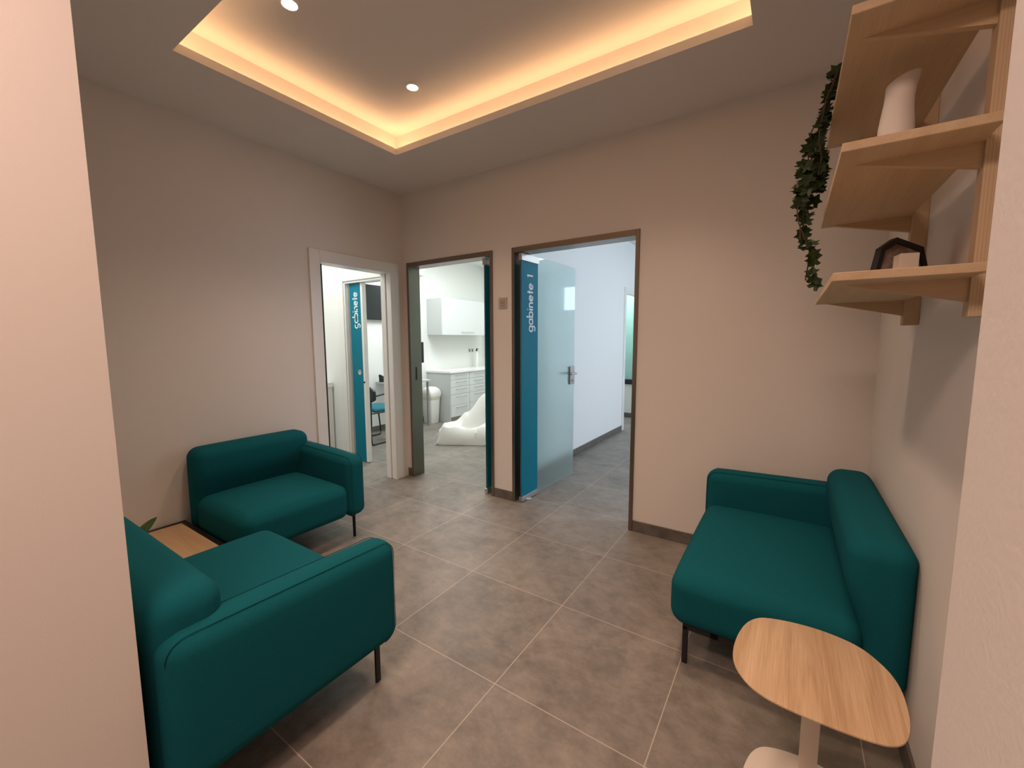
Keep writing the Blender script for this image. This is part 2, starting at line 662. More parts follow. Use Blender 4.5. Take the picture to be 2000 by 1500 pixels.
# hall behind
bm = new()
box(bm, -2.42, 2.5, -4.3, -4.2, 0, WT)
struct('wall_hall_end', bm, M['wall'])
bm = new()
box(bm, 2.4, 2.5, -4.2, -1.75, 0, WT)
box(bm, RX1 + .12, 2.4, -1.80, -1.70, 0, WT)
struct('wall_hall_right', bm, M['wall'])
bm = new()
box(bm, -2.42, -2.30, -4.2, -2.2, 0, WT)
struct('wall_hall_left', bm, M['wall'])

# ceiling with the recess
bm = new()
X0, X1, Y0, Y1 = -2.42, 1.43, -4.25, 1.06
LIP, SET = .014, .105           # lip thickness; how far the recess wall sits behind the lip
def grow(e):
    return [(CX0 - e, CY0 - e), (CX1 + e, CY0 - e), (CX1 + e, CY1 + e), (CX0 - e, CY1 + e)]


outer = [(X0, Y0), (2.5, Y0), (2.5, Y1), (X0, Y1)]
ZL = 2.832


def ringv(r, z):
    return [bm.verts.new((x, y, z)) for x, y in r]


R_out = ringv(outer, H)
R0 = ringv(grow(0), H)
R1 = ringv(grow(0), ZL)
R2 = ringv(grow(LIP), ZL)
R2b = ringv(grow(LIP), 2.806)
R3b = ringv(grow(SET), 2.806)
R3t = ringv(grow(SET), HC)
for A, B in ((R_out, R0), (R0, R1), (R1, R2), (R2, R2b), (R2b, R3b), (R3b, R3t)):
    for i in range(4):
        j = (i + 1) % 4
        bm.faces.new((A[i], A[j], B[j], B[i]))
bm.faces.new(R3t)
# top slab so that no light leaks
Rt = ringv(outer, HC + .06)
bm.faces.new(Rt)
for i in range(4):
    j = (i + 1) % 4
    bm.faces.new((R_out[i], R_out[j], Rt[j], Rt[i]))
struct('ceiling', bm, M['ceiling'], label='painted plaster ceiling with a warm lit rectangular recess')

# rooms beyond
OH = 2.85
bm = new()
box(bm, -4.45, -4.33, -1.0, 6.0, 0, WT)
struct('wall_office_left', bm, M['office_wall'], label='white office wall behind the cabinets')
bm = new()
box(bm, -1.235, -1.175, BY1, 4.40, 0, WT)
box(bm, -1.235, -1.175, 4.40, 5.30, 2.10, WT)
box(bm, -1.235, -1.175, 5.30, 6.2, 0, WT)
struct('wall_partition', bm, M['office_wall'], label='pale partition wall behind the frosted glass door')
bm = new()
box(bm, -4.33, -2.0, 4.95, 5.05, 0, WT)
box(bm, -2.06, -2.0, 4.33, 4.95, 0, WT)
box(bm, -2.0, -1.235, 4.33, 4.39, 0, WT)
struct('wall_office_far', bm, M['office_wall'])
bm = new()
box(bm, -4.33, -2.42, -1.0, -.9, 0, WT)
struct('wall_lobby_near', bm, M['office_wall'])
bm = new()
box(bm, -4.45, -2.42, -1.0, BY0, H, H + .1)
struct('ceiling_lobby', bm, M['office_wall'])
bm = new()
box(bm, -4.45, 3.0, BY1, 6.3, OH, OH + .1)
struct('ceiling_office', bm, M['office_wall'])
# surgery room to the right (behind door 1)
bm = new()
box(bm, -3.2, .75, 6.15, 6.25, 0, WT)
box(bm, .75, 1.78, 6.15, 6.25, 0, 1.98)
box(bm, .75, 1.78, 6.15, 6.25, 2.56, WT)
box(bm, 1.78, 2.9, 6.15, 6.25, 0, WT)
struct('wall_surgery_far', bm, M['office_wall'])
bm = new()
box(bm, 2.8, 2.9, BY1, 6.2, 0, WT)
box(bm, 1.45, 2.9, BY0, BY1, 0, WT)
struct('wall_surgery_right', bm, M['office_wall'])
wr = sroot('window_1', 'high white framed window reflected in the frosted glass door', (0, 0, 0))
bm = new()
for a in ((.75, .80, 1.98, 2.56), (1.73, 1.78, 1.98, 2.56), (.80, 1.73, 1.98, 2.03), (.80, 1.73, 2.51, 2.56), (1.17, 1.21, 2.03, 2.51)):
    box(bm, a[0], a[1], 6.14, 6.20, a[2], a[3])
obj('window_frame', bm, M['white_lacquer'], wr)
bm = new()
box(bm, .80, 1.73, 6.168, 6.174, 2.03, 2.51)
obj('window_pane', bm, M['clear_glass'], wr)
bm = new()
box(bm, .5, 2.78, 6.02, 6.15, 1.925, 1.955)
obj('sill_board', bm, M['socket_grey'], wr)

# baseboards
BH, BT = .082, .010


def skirting(name, x0, x1, y0, y1, label=None):
    bm = new()
    box(bm, x0, x1, y0, y1, 0, BH)
    bevel(bm, .002, 1)
    struct(name, bm, M['baseboard'], label=label)


skirting('baseboard_back_middle', D2[1] + .001, D1[0] - .001, BY0 - BT, BY0, 'short dark tile baseboard between the two doors')
skirting('baseboard_back_right', D1[1] + .001, RX1, BY0 - BT, BY0, 'dark tile baseboard right of the frosted glass door')
skirting('baseboard_back_corner', RX0, D2[0] - .001, BY0 - BT, BY0, 'stub of dark tile baseboard in the far corner')
skirting('baseboard_right', RX1 - BT, RX1, RY0, BY0 - BT)
skirting('baseboard_left', RX0, RX0 + BT, RY0, LD[0] - .09)
skirting('baseboard_partition', -1.175, -1.165, BY1, 4.395, 'dark baseboard along the pale wall seen through the glass door')
skirting('baseboard_office_left', -4.33, -4.32, BY1, 3.36, 'dark baseboard behind the office chair')
skirting('baseboard_lobby', -4.33, DS[0] - .10, BY0 - BT, BY0)

# ------------------------------------------------------------------ door 1: steel frame + open frosted glass leaf
def steel_frame(name, d, label):
    r = sroot(name, label)
    x0, x1, h = d
    fw = .028
    p = .012
    bm = new()
    box(bm, x0, x0 + fw, BY0 - p, BY1 + p, 0, h)
    bevel(bm, .002, 1)
    obj('jamb', bm, M['reveal'] if name == 'trim_2' else M['steel'], r)
    bm = new()
    box(bm, x1 - fw, x1, BY0 - p, BY1 + p, 0, h)
    bevel(bm, .002, 1)
    obj('jamb', bm, M['steel'], r)
    bm = new()
    box(bm, x0 + fw, x1 - fw, BY0 - p, BY1 + p, h - .042, h)
    bevel(bm, .002, 1)
    obj('head', bm, M['steel'], r)
    # face strips of the left jamb in the same bronze steel as the head
    if name == 'trim_2':
        bm = new()
        box(bm, x0 - .001, x0 + fw + .001, BY0 - p - .003, BY0 - p, 0, h)
        obj('jamb_face', bm, M['steel'], r)
        bm = new()
        box(bm, x0 + fw - .001, x0 + fw + .0025, BY0 + .045, BY0 + .062, .99, 1.12)
        obj('strike_slot', bm, M['seal'], r)
    return r


steel_frame('trim_1', D1, 'brushed steel frame around the frosted glass door')
steel_frame('trim_2', D2, 'brushed steel frame around the office doorway in the far corner')


def glass_door(name, label, mirror, px, text):
    """leaf opened at right angles into the room behind; local y runs along the leaf away from the pivot."""
    r = sroot(name, label, (px, 1.066, 0), math.radians(-2.2 if not mirror else 1.5))
    g = .005
    W_, Z0, Z1 = .945, .012, 2.092
    bm = new()
    prism_pts = [(-g, .0), (g, .0), (g, W_), (-g, W_)]
    prism(bm, prism_pts, Z0, Z1)
    obj('glass_leaf', bm, M['frosted'], r)
    s = 1
    bm = new()
    box(bm, g, g + .0012, .003, .253, .052, 2.028)
    box(bm, -g - .0012, -g, .003, .253, .052, 2.028)
    band = obj('colour_band', bm, M['band'], r)
    if text:
        t = text_mesh(text, .062, .475)
        # reading upwards on the +x face: local x -> z, local y -> -y
        mt = Matrix(((0, 0, 1, g + .0012), (0, -1, 0, .176), (1, 0, 0, 1.458), (0, 0, 0, 1)))
        bmt = new()
        merge(bmt, t, mt)
        obj('lettering', bmt, M['lettering'], band)
    bm = new()
    box(bm, -.017, .017, -.006, .256, .008, .050)
    bevel(bm, .003, 2)
    lo = obj('floor_shoe', bm, M['chrome'], r)
    bm = new()
    lathe(bm, [(.03, 0), (.03, .006), (.022, .009), (0, .009)], 20, (.012, .10))
    obj('pivot_plate', bm, M['chrome'], lo)
    bm = new()
    box(bm, -.017, .017, -.006, .256, 2.030, 2.088)
    bevel(bm, .003, 2)
    obj('top_patch', bm, M['chrome'], r)
    # lever handle on a plate near the free edge
    hp = W_ - .055
    bm = new()
    box(bm, g, g + .012, hp - .045, hp + .045, .945, 1.125)
    box(bm, -g - .012, -g, hp - .045, hp + .045, .945, 1.125)
    bevel(bm, .002, 1)
    h = obj('handle_plate', bm, M['chrome'], r)
    bm = new()
    for sg in (1, -1):
        tube(bm, [(sg * g, hp + .01, 1.055), (sg * (g + .045), hp + .01, 1.055), (sg * (g + .055), hp, 1.055), (sg * (g + .055), hp - .11, 1.055)], .009, 10)
    obj('lever', bm, M['chrome'], h, 40)
    bm = new()
    for sg in (1, -1):
        tube(bm, [(sg * (g + .011), hp, .985), (sg * (g + .02), hp, .985)], .012, 14)
    obj('lock_cylinder', bm, M['chrome'], h, 40)
    return r


glass_door('door_1', 'open frosted glass door with a teal band reading gabinete 1', False, -.932, 'gabinete 1')
glass_door('door_2', 'open glass door seen edge-on at the right jamb of the office doorway', True, -1.300, '')

# ------------------------------------------------------------------ white framed door in the left wall
r = sroot('trim_3', 'white lacquered door frame in the left wall next to the far corner')
XF = LX1 + .014
bm = new()
box(bm, LX1, XF, .078, LD[0] + .002, 0, 2.122)
bevel(bm, .003, 1)
obj('casing', bm, M['white_lacquer'], r)
bm = new()
box(bm, LX1, XF, LD[1], .988, 0, 2.122)
bevel(bm, .003, 1)
obj('casing', bm, M['white_lacquer'], r)
bm = new()
box(bm, LX1, XF, LD[0] + .002, LD[1], LD[2] + .0, 2.122)
bevel(bm, .003, 1)
obj('casing', bm, M['white_lacquer'], r)
bm = new()
box(bm, LX0 + .063, LX1 + .001, LD[1] + .002, LD[1] + .03, 0, LD[2] + .012)
bevel(bm, .003, 1)
obj('jamb', bm, M['white_lacquer'], r)
bm = new()
box(bm, LX0 - .012, LX0 + .055, LD[1] - .004, LD[1] + .03, 0, LD[2] + .012)
bevel(bm, .003, 1)
obj('jamb', bm, M['white_lacquer'], r)
bm = new()
box(bm, LX0 - .012, LX1 + .001, LD[0] - .02, LD[0] + .002, 0, LD[2] + .012)
obj('jamb', bm, M['white_lacquer'], r)
bm = new()
box(bm, LX0 - .012, LX1 + .001, LD[0], LD[1], LD[2] + .001, LD[2] + .02)
obj('jamb', bm, M['white_lacquer'], r)
bm = new()
box(bm, LX0 + .035, LX0 + .075, LD[0], .219, .005, LD[2] - .005)
obj('sliding_leaf_edge', bm, M['seal'], r)

# ------------------------------------------------------------------ sliding door beyond the lobby
r = sroot('trim_4', 'white frame of the sliding door beyond the lobby')
x0, x1, h = DS
for a in ((x0 - .085, x0 + .008, 0, h + .085), (x1 - .008, x1 + .085, 0, h + .085), (x0 + .008, x1 - .008, h - .008, h + .085)):
    bm = new()
    box(bm, a[0], a[1], BY0 - .014, BY0, a[2], a[3])
    bevel(bm, .003, 1)
    obj('casing', bm, M['white_lacquer'], r)
bm = new()
box(bm, x0, x0 + .03, BY0, BY1, 0, h)
obj('jamb', bm, M['white_lacquer'], r)
bm = new()
box(bm, x0 + .03, x1, BY0, BY1, h - .03, h)
obj('head_track', bm, M['white_lacquer'], r)
r = sroot('door_3', 'sliding door with a teal band reading gabinete pulled half out of the wall', (0, 0, 0))
bm = new()
box(bm, x0 + .032, -3.028, 1.095, 1.135, .012, h - .032)
obj('leaf', bm, M['white_laminate'], r)
bm = new()
box(bm, -3.028, -2.993, 1.090, 1.140, .012, h - .032)
bevel(bm, .003, 1)
ed = obj('edge_stile', bm, M['white_lacquer'], r)
bm = new()
lathe(bm, [(.0, -.002), (.012, -.002), (.012, .002), (0, .002)], 16)
bm.transform(Matrix.Translation((-3.011, 1.089, .925)) @ Matrix.Rotation(PI / 2, 4, 'X'))
obj('lock_hole', bm, M['seal'], ed)
bm = new()
box(bm, -3.218, -3.029, 1.0935, 1.095, .014, h - .033)
band = obj('colour_band', bm, M['band'], r)
bm = new()
box(bm, -3.246, -3.218, 1.0925, 1.095, .014, h - .033)
obj('edge_strip', bm, M['chrome'], r)
t = text_mesh('gabinete', .062, .395)
bmt = new()
# face -y: reading up: local x -> z, local y -> -x, thickness -> -y
merge(bmt, t, Matrix(((0, -1, 0, -3.083), (0, 0, -1, 1.0935), (1, 0, 0, 1.527), (0, 0, 0, 1))))
obj('lettering', bmt, M['lettering'], band)
bm = new()
lathe(bm, [(0, .001), (.018, .001), (.022, .004), (.030, .004), (.030, 0), (0, 0)], 24)
bm.transform(Matrix.Translation((-3.088, 1.0935, 1.035)) @ Matrix.Rotation(PI / 2, 4, 'X'))
obj('finger_pull', bm, M['chrome'], band, 40)

# ------------------------------------------------------------------ far doorway of the surgery room
r = sroot('trim_5', 'white doorway trim at the far end of the pale wall')
for a in ((4.33, 4.405, 0, 2.17), (5.295, 5.37, 0, 2.17)):
    bm = new()
    box(bm, -1.245, -1.160, a[0], a[1], a[2], a[3])
    bevel(bm, .003, 1)
    obj('casing', bm, M['white_lacquer'], r)
bm = new()
box(bm, -1.245, -1.160, 4.405, 5.295, 2.09, 2.17)
obj('casing', bm, M['white_lacquer'], r)
r = sroot('window_2', 'green tinted glazed screen beyond the far doorway')
bm = new()
box(bm, -2.6, -1.26, 5.50, 5.56, 0, .60)
obj('spandrel_panel', bm, M['white_plastic'], r)
bm = new()
box(bm, -2.6, -1.26, 5.47, 5.57, .60, .685)
obj('sill_bar', bm, M['black_plastic'], r)
bm = new()
box(bm, -2.6, -1.26, 5.52, 5.532, .685, 2.2)
obj('glass_panel', bm, M['green_glass'], r)
bm = new()
box(bm, -2.6, -1.26, 5.49, 5.57, 2.2, 2.28)
obj('head_rail', bm, M['white_lacquer'], r)
bm = new()
box(bm, -2.6, -1.26, 5.488, 5.50, 0, .08)
obj('kick_strip', bm, M['baseboard'], r)
bm = new()
box(bm, -2.7, -2.6, 5.05, 6.15, 0, WT)
struct('wall_back_corridor', bm, M['office_wall'])

# ------------------------------------------------------------------ light switch
s = thing('light_switch', 'small square beige light switch on the wall between the doors', 'switch', (-1.102, BY0, 1.697))
bm = new()
box(bm, -.043, .043, -.009, 0, -.045, .045)
bevel(bm, .003, 2)
obj('plate', bm, mat('switch_plate_grey', (.50, .44, .39), .45), s)
bm = new()
box(bm, -.026, .026, -.0125, -.009, -.030, .030)
bevel(bm, .002, 1)
rk = obj('rocker', bm, mat('switch_rocker_grey', (.40, .35, .31), .4), s)
bm = new()
box(bm, -.020, .020, -.0140, -.0124, -.003, .003)
obj('indicator_slot', bm, M['socket_grey'], rk)

# ------------------------------------------------------------------ ceiling downlights
for i, (x, y) in enumerate(SPOTS):
    lab = ['round recessed downlight near the far corner of the lit ceiling recess',
           'round recessed downlight at the top edge of the picture in the lit recess',
           'round recessed downlight above the right sofa', 'round recessed downlight above the side table'][i]
    t = thing('ceiling_downlight', lab, 'ceiling light', (x, y, HC), 0, 'ceiling downlights')
    bm = new()
    lathe(bm, [(.033, -.004), (.036, -.010), (.044, -.008), (.046, 0), (.030, 0)], 32)
    obj('trim_ring', bm, M['white_lacquer'], t, 40)
    bm = new()
    lathe(bm, [(0, -.006), (.026, -.0065), (.034, -.004), (.034, -.001), (0, -.001)], 32)
    obj('lens', bm, M['lamp_glow'], t, 40)


# ------------------------------------------------------------------ sofas
def sofa(label, W_, loc, rotz, mirror=False, legs=True):
    """back along local y=0, seat faces +y, single arm at the +x end (or -x end when mirrored); width 0..W_."""
    t = thing('sofa', label, 'sofa', loc, rotz, 'teal one-arm sofas')
    D, AT = .77, .135
    fx = (lambda a, b: (W_ - b, W_ - a)) if mirror else (lambda a, b: (a, b))

    def cu(a, b, *rest, **k):
        q0, q1 = fx(a, b)
        return cushion(q0, q1, *rest, **k)
    st = obj('seat', cu(.0, W_ - AT + .012, .12, D - .01, .175, .402, .062, crown=.022, side=.006), M['fabric'], t, 60)
    bk = obj('backrest', cu(.0, W_ - .055, .0, .186, .165, .708, .064, crown=.004, side=.003, mid=10), M['fabric'], t, 60)
    # the backrest's front face tucks in towards the seat and bulges at the top
    sm = lambda a: max(0.0, min(1.0, a)) ** 2 * (3 - 2 * max(0.0, min(1.0, a)))
    for v in bk.data.vertices:
        v.co.y -= .058 * (1 - sm((v.co.z - .34) / .24)) * sm((v.co.y - .02) / .18)
    ar = obj('arm', cu(W_ - AT, W_, .015, D, .170, .612, .058, crown=.004, side=.004, mid=8), M['fabric'], t, 60)
    for v in ar.data.vertices:            # the arm dips gently towards the front
        v.co.z -= .020 * (max(0.0, v.co.y) / D) ** 1.5 * sm((v.co.z - .17) / .44)
    # seams
    bm = new()
    for xo in (-AT + .022, -.022):
        x = W_ + xo
        xx = W_ - x if mirror else x
        y0, y1, z0, z1, rr_ = .022, D - .007, .180, .608, .055
        pts = []
        for (cx, cz, a0) in ((y1 - rr_, z0 + rr_, -90), (y1 - rr_, z1 - rr_, 0), (y0 + rr_, z1 - rr_, 90)):
            for k in range(7):
                a = math.radians(a0 + 90 * k / 6)
                pts.append((xx, cx + (rr_ + .0005) * math.cos(a), cz + (rr_ + .0005) * math.sin(a) - .020 * (max(0, cx + rr_ * math.cos(a)) / D) ** 1.5 * (0 if cz < .4 else 1)))
        tube(bm, pts, .0013, 6)
    obj('seam', bm, M['seam'], ar)
    # black metal base frame and legs
    bm = new()
    a0, a1 = fx(.035, W_ - .055)
    for (y, yy) in ((.055, .085), (D - .20, D - .17)):
        box(bm, a0, a1, y, yy, .156, .178)
    for xc in (a0, a1 - .03):
        box(bm, xc, xc + .03, .085, D - .063, .156, .178)
    obj('base_frame', bm, M['black_metal'], t)
    for xc in (a0, a1 - .012):
        for y in (.06, D - .085):
            bm = new()
            box(bm, xc, xc + .012, y, y + .022, 0, .172)
            bevel(bm, .002, 1)
            obj('leg', bm, M['black_metal'], t)
    return t


sofa('teal one-arm sofa nearest the camera, in the lower left', 1.012, (-1.357, -1.548, 0), 0)
sofa('teal one-arm sofa against the left wall beside the white door frame', .80, (RX0 + .012, -.045, 0), -PI / 2, mirror=True)
sofa('teal one-arm sofa against the right wall under the shelves', 1.08, (RX1 - .001, -.100, 0), PI / 2)

# ------------------------------------------------------------------ low corner table between the two left sofas
t = thing('corner_table', 'low oak tray table with black rim in the corner between two sofas', 'table', (0, 0, 0))
tx0, tx1, ty0, ty1 = RX0 + .012, -1.38, RY0 + .012, -.865
bm = new()
for a in ((tx0, tx1, ty1 - .03, ty1), (tx0, tx1, ty0, ty0 + .03), (tx0, tx0 + .03, ty0 + .03, ty1 - .03), (tx1 - .03, tx1, ty0 + .03, ty1 - .03)):
    box(bm, a[0], a[1], a[2], a[3], .195, .232)
obj('rim', bm, M['black_metal'], t)
bm = new()
box(bm, tx0 + .03, tx1 - .03, ty0 + .03, ty1 - .03, .205, .230)
obj('tray_top', bm, M['tray_oak'], t)
for x in (tx0, tx1 - .02):
    for y in (ty0, ty1 - .02):
        bm = new()
        box(bm, x, x + .02, y, y + .02, 0, .195)
        obj('leg', bm, M['black_metal'], t)

# plant on it, mostly hidden by the near sofa
def leaf_blade(bm, base, direction, length, width, droop=.25, roll=0.0, n=8):
    d = Vector(direction).normalized()
    side = d.cross(Vector((0, 0, 1)))
    if side.length < 1e-3:
        side = Vector((1, 0, 0))
    side.normalize()
    side = Matrix.Rotation(roll, 3, d) @ side
    nrm = side.cross(d).normalized()
    rows = []
    for i in range(n + 1):
        s = i / n
        c = Vector(base) + d * length * s + Vector((0, 0, -droop * length * s * s))
        hw = width * .5 * math.sin(PI * min(1, s * .92 + .06)) ** .8
        if i == n:
            hw = .0005
        rows.append([bm.verts.new(c - side * hw + nrm * hw * .25), bm.verts.new(c), bm.verts.new(c + side * hw + nrm * hw * .25)])
    for a, b in zip(rows, rows[1:]):
        bm.faces.new((a[0], a[1], b[1], b[0]))
        bm.faces.new((a[1], a[2], b[2], b[1]))


pl = thing('potted_plant', 'leafy plant poking out from behind the near sofa on the corner table', 'plant', (-1.98, -1.24, .232))
bm = new()
lathe(bm, [(0, 0), (.055, 0), (.07, .10), (.074, .105), (.066, .105), (.06, .09), (0, .09)], 28)
obj('pot', bm, M['terracotta'], pl, 40)
bm = new()
for k in range(9):
    a = 2 * PI * k / 9 + .3
    leaf_blade(bm, (.01 * math.cos(a), .01 * math.sin(a), .09), (math.cos(a), math.sin(a), .6), .10, .04, .3)
leaf_blade(bm, (.0, .03, .06), (.10, .42, .50), .185, .050, .08, .9)
obj('foliage', bm, M['leaf_light'], pl)

# ------------------------------------------------------------------ side table
TOP = [(0.8289, -0.5289), (0.8277, -0.4772), (0.835, -0.4104), (0.8508, -0.3454), (0.8786, -0.2991), (0.9144, -0.2781), (0.9738, -0.262), (1.0425, -0.2561), (1.1067, -0.266), (1.1556, -0.2881), (1.1887, -0.3314), (1.2101, -0.3727), (1.2212, -0.4249), (1.2218, -0.494), (1.2165, -0.5535), (1.2054, -0.5997), (1.1892, -0.6308), (1.1643, -0.6502), (1.1335, -0.6583), (1.0828, -0.6634), (1.0255, -0.6645), (0.9736, -0.6635), (0.9182, -0.6549), (0.8779, -0.633), (0.849, -0.5953), (0.8353, -0.5642)]


def smooth_outline(pts, it=2):
    for _ in range(it):
        q = []
        n = len(pts)
        for i in range(n):
            a, b = pts[i], pts[(i + 1) % n]
            q.append((a[0] * .75 + b[0] * .25, a[1] * .75 + b[1] * .25))
            q.append((a[0] * .25 + b[0] * .75, a[1] * .25 + b[1] * .75))
        pts = q
    return pts


cxm, cym = 1.025, -.46
top_pts = smooth_outline([(x - cxm, y - cym) for x, y in TOP][::-1])
tb = thing('side_table', 'small side table with rounded oak top on a cream pedestal beside the right sofa', 'table', (cxm, cym, 0))


def rim_plate(pts, z0, z1, b, under=0.0):
    """flat plate whose rim is rounded over."""
    bm = new()
    prof = [(b + under, z0), (under * .8, z0 + b * .4), (0, z1 - 2 * b), (0, z1 - b * .7), (b * .3, z1 - b * .2), (b * .9, z1)]
    rings = []
    for off, z in prof:
        ring = []
        for x, y in pts:
            l = math.hypot(x, y)
            k = (l - off) / l
            ring.append(bm.verts.new((x * k, y * k, z)))
        rings.append(ring)
    n = len(pts)
    for a, c in zip(rings, rings[1:]):
        for i in range(n):
            j = (i + 1) % n
            bm.faces.new((a[i], a[j], c[j], c[i]))
    bm.faces.new(rings[0][::-1])
    bm.faces.new(rings[-1])
    return bm


obj('tabletop', rim_plate(top_pts, .434, .450, .002, .020), M['oak'], tb, 40)
base_pts = [(x * .86 + .0, y * .86) for x, y in top_pts]
obj('base', rim_plate([(x, y) for x, y in base_pts], 0, .012, .003), M['table_white'], tb, 40, loc=(.01, -.005, 0))
bm = new()
box(bm, -.008, .040, .112, .140, .011, .434)
bevel(bm, .004, 2)
obj('column', bm, M['table_white'], tb, 40)

# ------------------------------------------------------------------ shelf unit on the right wall
sh = thing('wall_shelf_unit', 'birch plywood wall shelf unit with three boards on the right wall', 'shelf', (RX1, -.13, 1.43))
SX0 = 1.000 - RX1               # front edge, relative to the wall
ys0, ys1 = -.533 + .13, .300 + .13
PD = .045
posts = (-.43 + .13, .262 + .13)
for yp in posts:
    bm = new()
    box(bm, -PD, -.0005, yp, yp + .042, 0.005, 1.02)
    bevel(bm, .001, 1)
    obj('post', bm, M['ply_edge'], sh)
for k, zb in enumerate((1.526, 1.831, 2.136)):
    z = zb - 1.43
    bm = new()
    box(bm, SX0, -PD, ys0, ys1, z, z + .021)
    bevel(bm, .0015, 1)
    obj('shelf_board', bm, M['ply'], sh)
    for yp in posts:
        bm = new()
        y0, y1 = yp + .012, yp + .030
        hgt = .055
        a = [bm.verts.new((x, y0, zz)) for x, zz in ((SX0 + .035, z), (-PD, z), (-PD, z - hgt))]
        b = [bm.verts.new((x, y1, zz)) for x, zz in ((SX0 + .035, z), (-PD, z), (-PD, z - hgt))]
        bm.faces.new(a)
        bm.faces.new(b[::-1])
        for i in range(3):
            j = (i + 1) % 3
            bm.faces.new((a[i], b[i], b[j], a[j]))
        obj('bracket', bm, M['bracket_ply'], sh)
Z1, Z2, Z3 = 1.547, 1.852, 2.157

# vase on the middle board: lathe with a slanted, flaring mouth
va = thing('vase', 'white ceramic vase with slanted mouth on the middle shelf', 'vase', (1.130, -.27, Z2))
bm = new()
prof = [(0, .004), (.030, 0), (.040, .004), (.0455, .03), (.048, .07), (.046, .11), (.041, .15), (.0385, .18), (.0395, .205), (.043, .235), (.0395, .235), (.036, .205), (.035, .18), (.036, .15), (.040, .10), (.036, .02), (0, .016)]
lathe(bm, [(r_ * .82, z_) for r_, z_ in prof], 40)
for v in bm.verts:
    k = max(0.0, (v.co.z - .13) / .105)
    v.co.z += k * k * (v.co.x * .33 - v.co.y * .10) - .012 * k
    v.co.x += .007 * k * k
obj('body', bm, M['ceramic'], va, 60)

# photo frame and small box on the lowest board
pf = thing('photo_frame', 'dark hexagonal photo frame standing on the lowest shelf', 'picture frame', (1.190, -.075, Z1), math.radians(30))
hexo = [(-.085, 0), (.085, 0), (.085, .03), (.060, .118), (-.02, .148), (-.062, .118)]
hexi = [(x * .82, .062 + (z - .062) * .80) for x, z in hexo]
bm = new()
fr_ = [[bm.verts.new((x, y, z)) for x, z in ring] for ring in (hexo, hexi) for y in (-.012, .012)]
o0, o1, i0, i1 = fr_
for i in range(6):
    j = (i + 1) % 6
    bm.faces.new((o0[i], o0[j], i0[j], i0[i]))
    bm.faces.new((o1[i], i1[i], i1[j], o1[j]))
    bm.faces.new((o0[i], o1[i], o1[j], o0[j]))
    bm.faces.new((i0[i], i0[j], i1[j], i1[i]))
obj('rim', bm, M['black_plastic'], pf)
bm = new()
a = [bm.verts.new((x, -.004, z)) for x, z in hexi]
b = [bm.verts.new((x, .006, z)) for x, z in hexi]
bm.faces.new(a)
bm.faces.new(b[::-1])
for i in range(6):
    j = (i + 1) % 6
    bm.faces.new((a[i], b[i], b[j], a[j]))
obj('photo', bm, M['photo'], pf)
cb = obj('keepsake_box', bbox_(-.022, .022, -.024, .024, 0, .084, .002), M['card'], None, loc=(1.192, -.165, Z1), rot=(0, 0, math.radians(10)))
tag(cb, 'small plain cream box in front of the dark frame on the lowest shelf', 'box')

# trailing ivy from the top board
iv = thing('trailing_ivy', 'dark green ivy trailing from a pot over the top shelf board', 'plant', (1.12, .06, Z3))
bm = new()
lathe(bm, [(0, 0), (.05, 0), (.065, .10), (.069, .11), (.060, .11), (.055, .095), (0, .095)], 28)
obj('pot', bm, M['terracotta'], iv, 40)
bm = new()
lathe(bm, [(0, .097), (.052, .097), (.052, .090), (0, .090)], 20)
obj('soil', bm, M['soil'], iv)
ROWS = [(2.300, .985, 1.012), (2.255, .980, 1.008), (2.206, .968, 1.004), (2.165, .960, .998), (2.126, .950, .995), (2.062, .921, .988), (2.03, .905, 1.005),
        (1.992, .889, 1.018), (1.955, .890, 1.010), (1.922, .893, 1.005), (1.89, .895, .992), (1.870, .896, .985), (1.816, .917, .962), (1.743, .925, .970), (1.686, .928, 1.000), (1.625, .945, 1.000), (1.572, .960, 1.002)]
stems = new()
vine_ends = []
for k, (dy, zt, ph) in enumerate(((-.03, 1.575, .0), (.02, 1.70, .6), (.05, 1.84, 1.3), (-.06, 1.92, 2.1))):
    path = [(1.12, .06 + dy * .5, Z3 + .10), (1.06, .05 + dy, Z3 + .15), (1.005, .045 + dy, Z3 + .12), (.978, .045 + dy, Z3 + .03)]
    z = Z3 - .06
    while z > zt:
        # centre line of the hanging mass
        xm = .958
        for (z0, xa, xb), (z1, xc, xd) in zip(ROWS, ROWS[1:]):
            if z0 >= z >= z1:
                f = (z0 - z) / (z0 - z1)
                xm = .5 * ((xa + xb) * (1 - f) + (xc + xd) * f)
        path.append((xm + .012 * math.sin(z * 23 + ph * 3) + .008 * (k - 1.5), .045 + dy + .018 * math.sin(z * 17 + ph), z))
        z -= .05
    tube(stems, [(p[0] - 1.12, p[1] - .06, p[2] - Z3) for p in path], .0022, 6)
obj('stems', stems, M['stem'], iv)


def ivy_leaf(bm, c, size, nrm, spin):
    """five-lobed ivy leaf, slightly folded along the midrib."""
    nrm = Vector(nrm).normalized()
    t = nrm.cross(Vector((.3, .2, 1))).normalized()
    b = nrm.cross(t)
    ca, sa = math.cos(spin), math.sin(spin)
    ux, uy = t * ca + b * sa, b * ca - t * sa
    out = [(0, -.12), (.22, -.38), (.50, -.30), (.36, .02), (.62, .24), (.26, .34), (0, 1.0 * .72), (-.26, .34), (-.62, .24), (-.36, .02), (-.50, -.30), (-.22, -.38)]
    c = Vector(c)
    cv = bm.verts.new(c + nrm * size * -.05)
    vv = [bm.verts.new(c + ux * x * size + uy * y * size + nrm * size * .16 * abs(x)) for x, y in out]
    for i in range(len(vv)):
        bm.faces.new((cv, vv[i], vv[(i + 1) % len(vv)]))


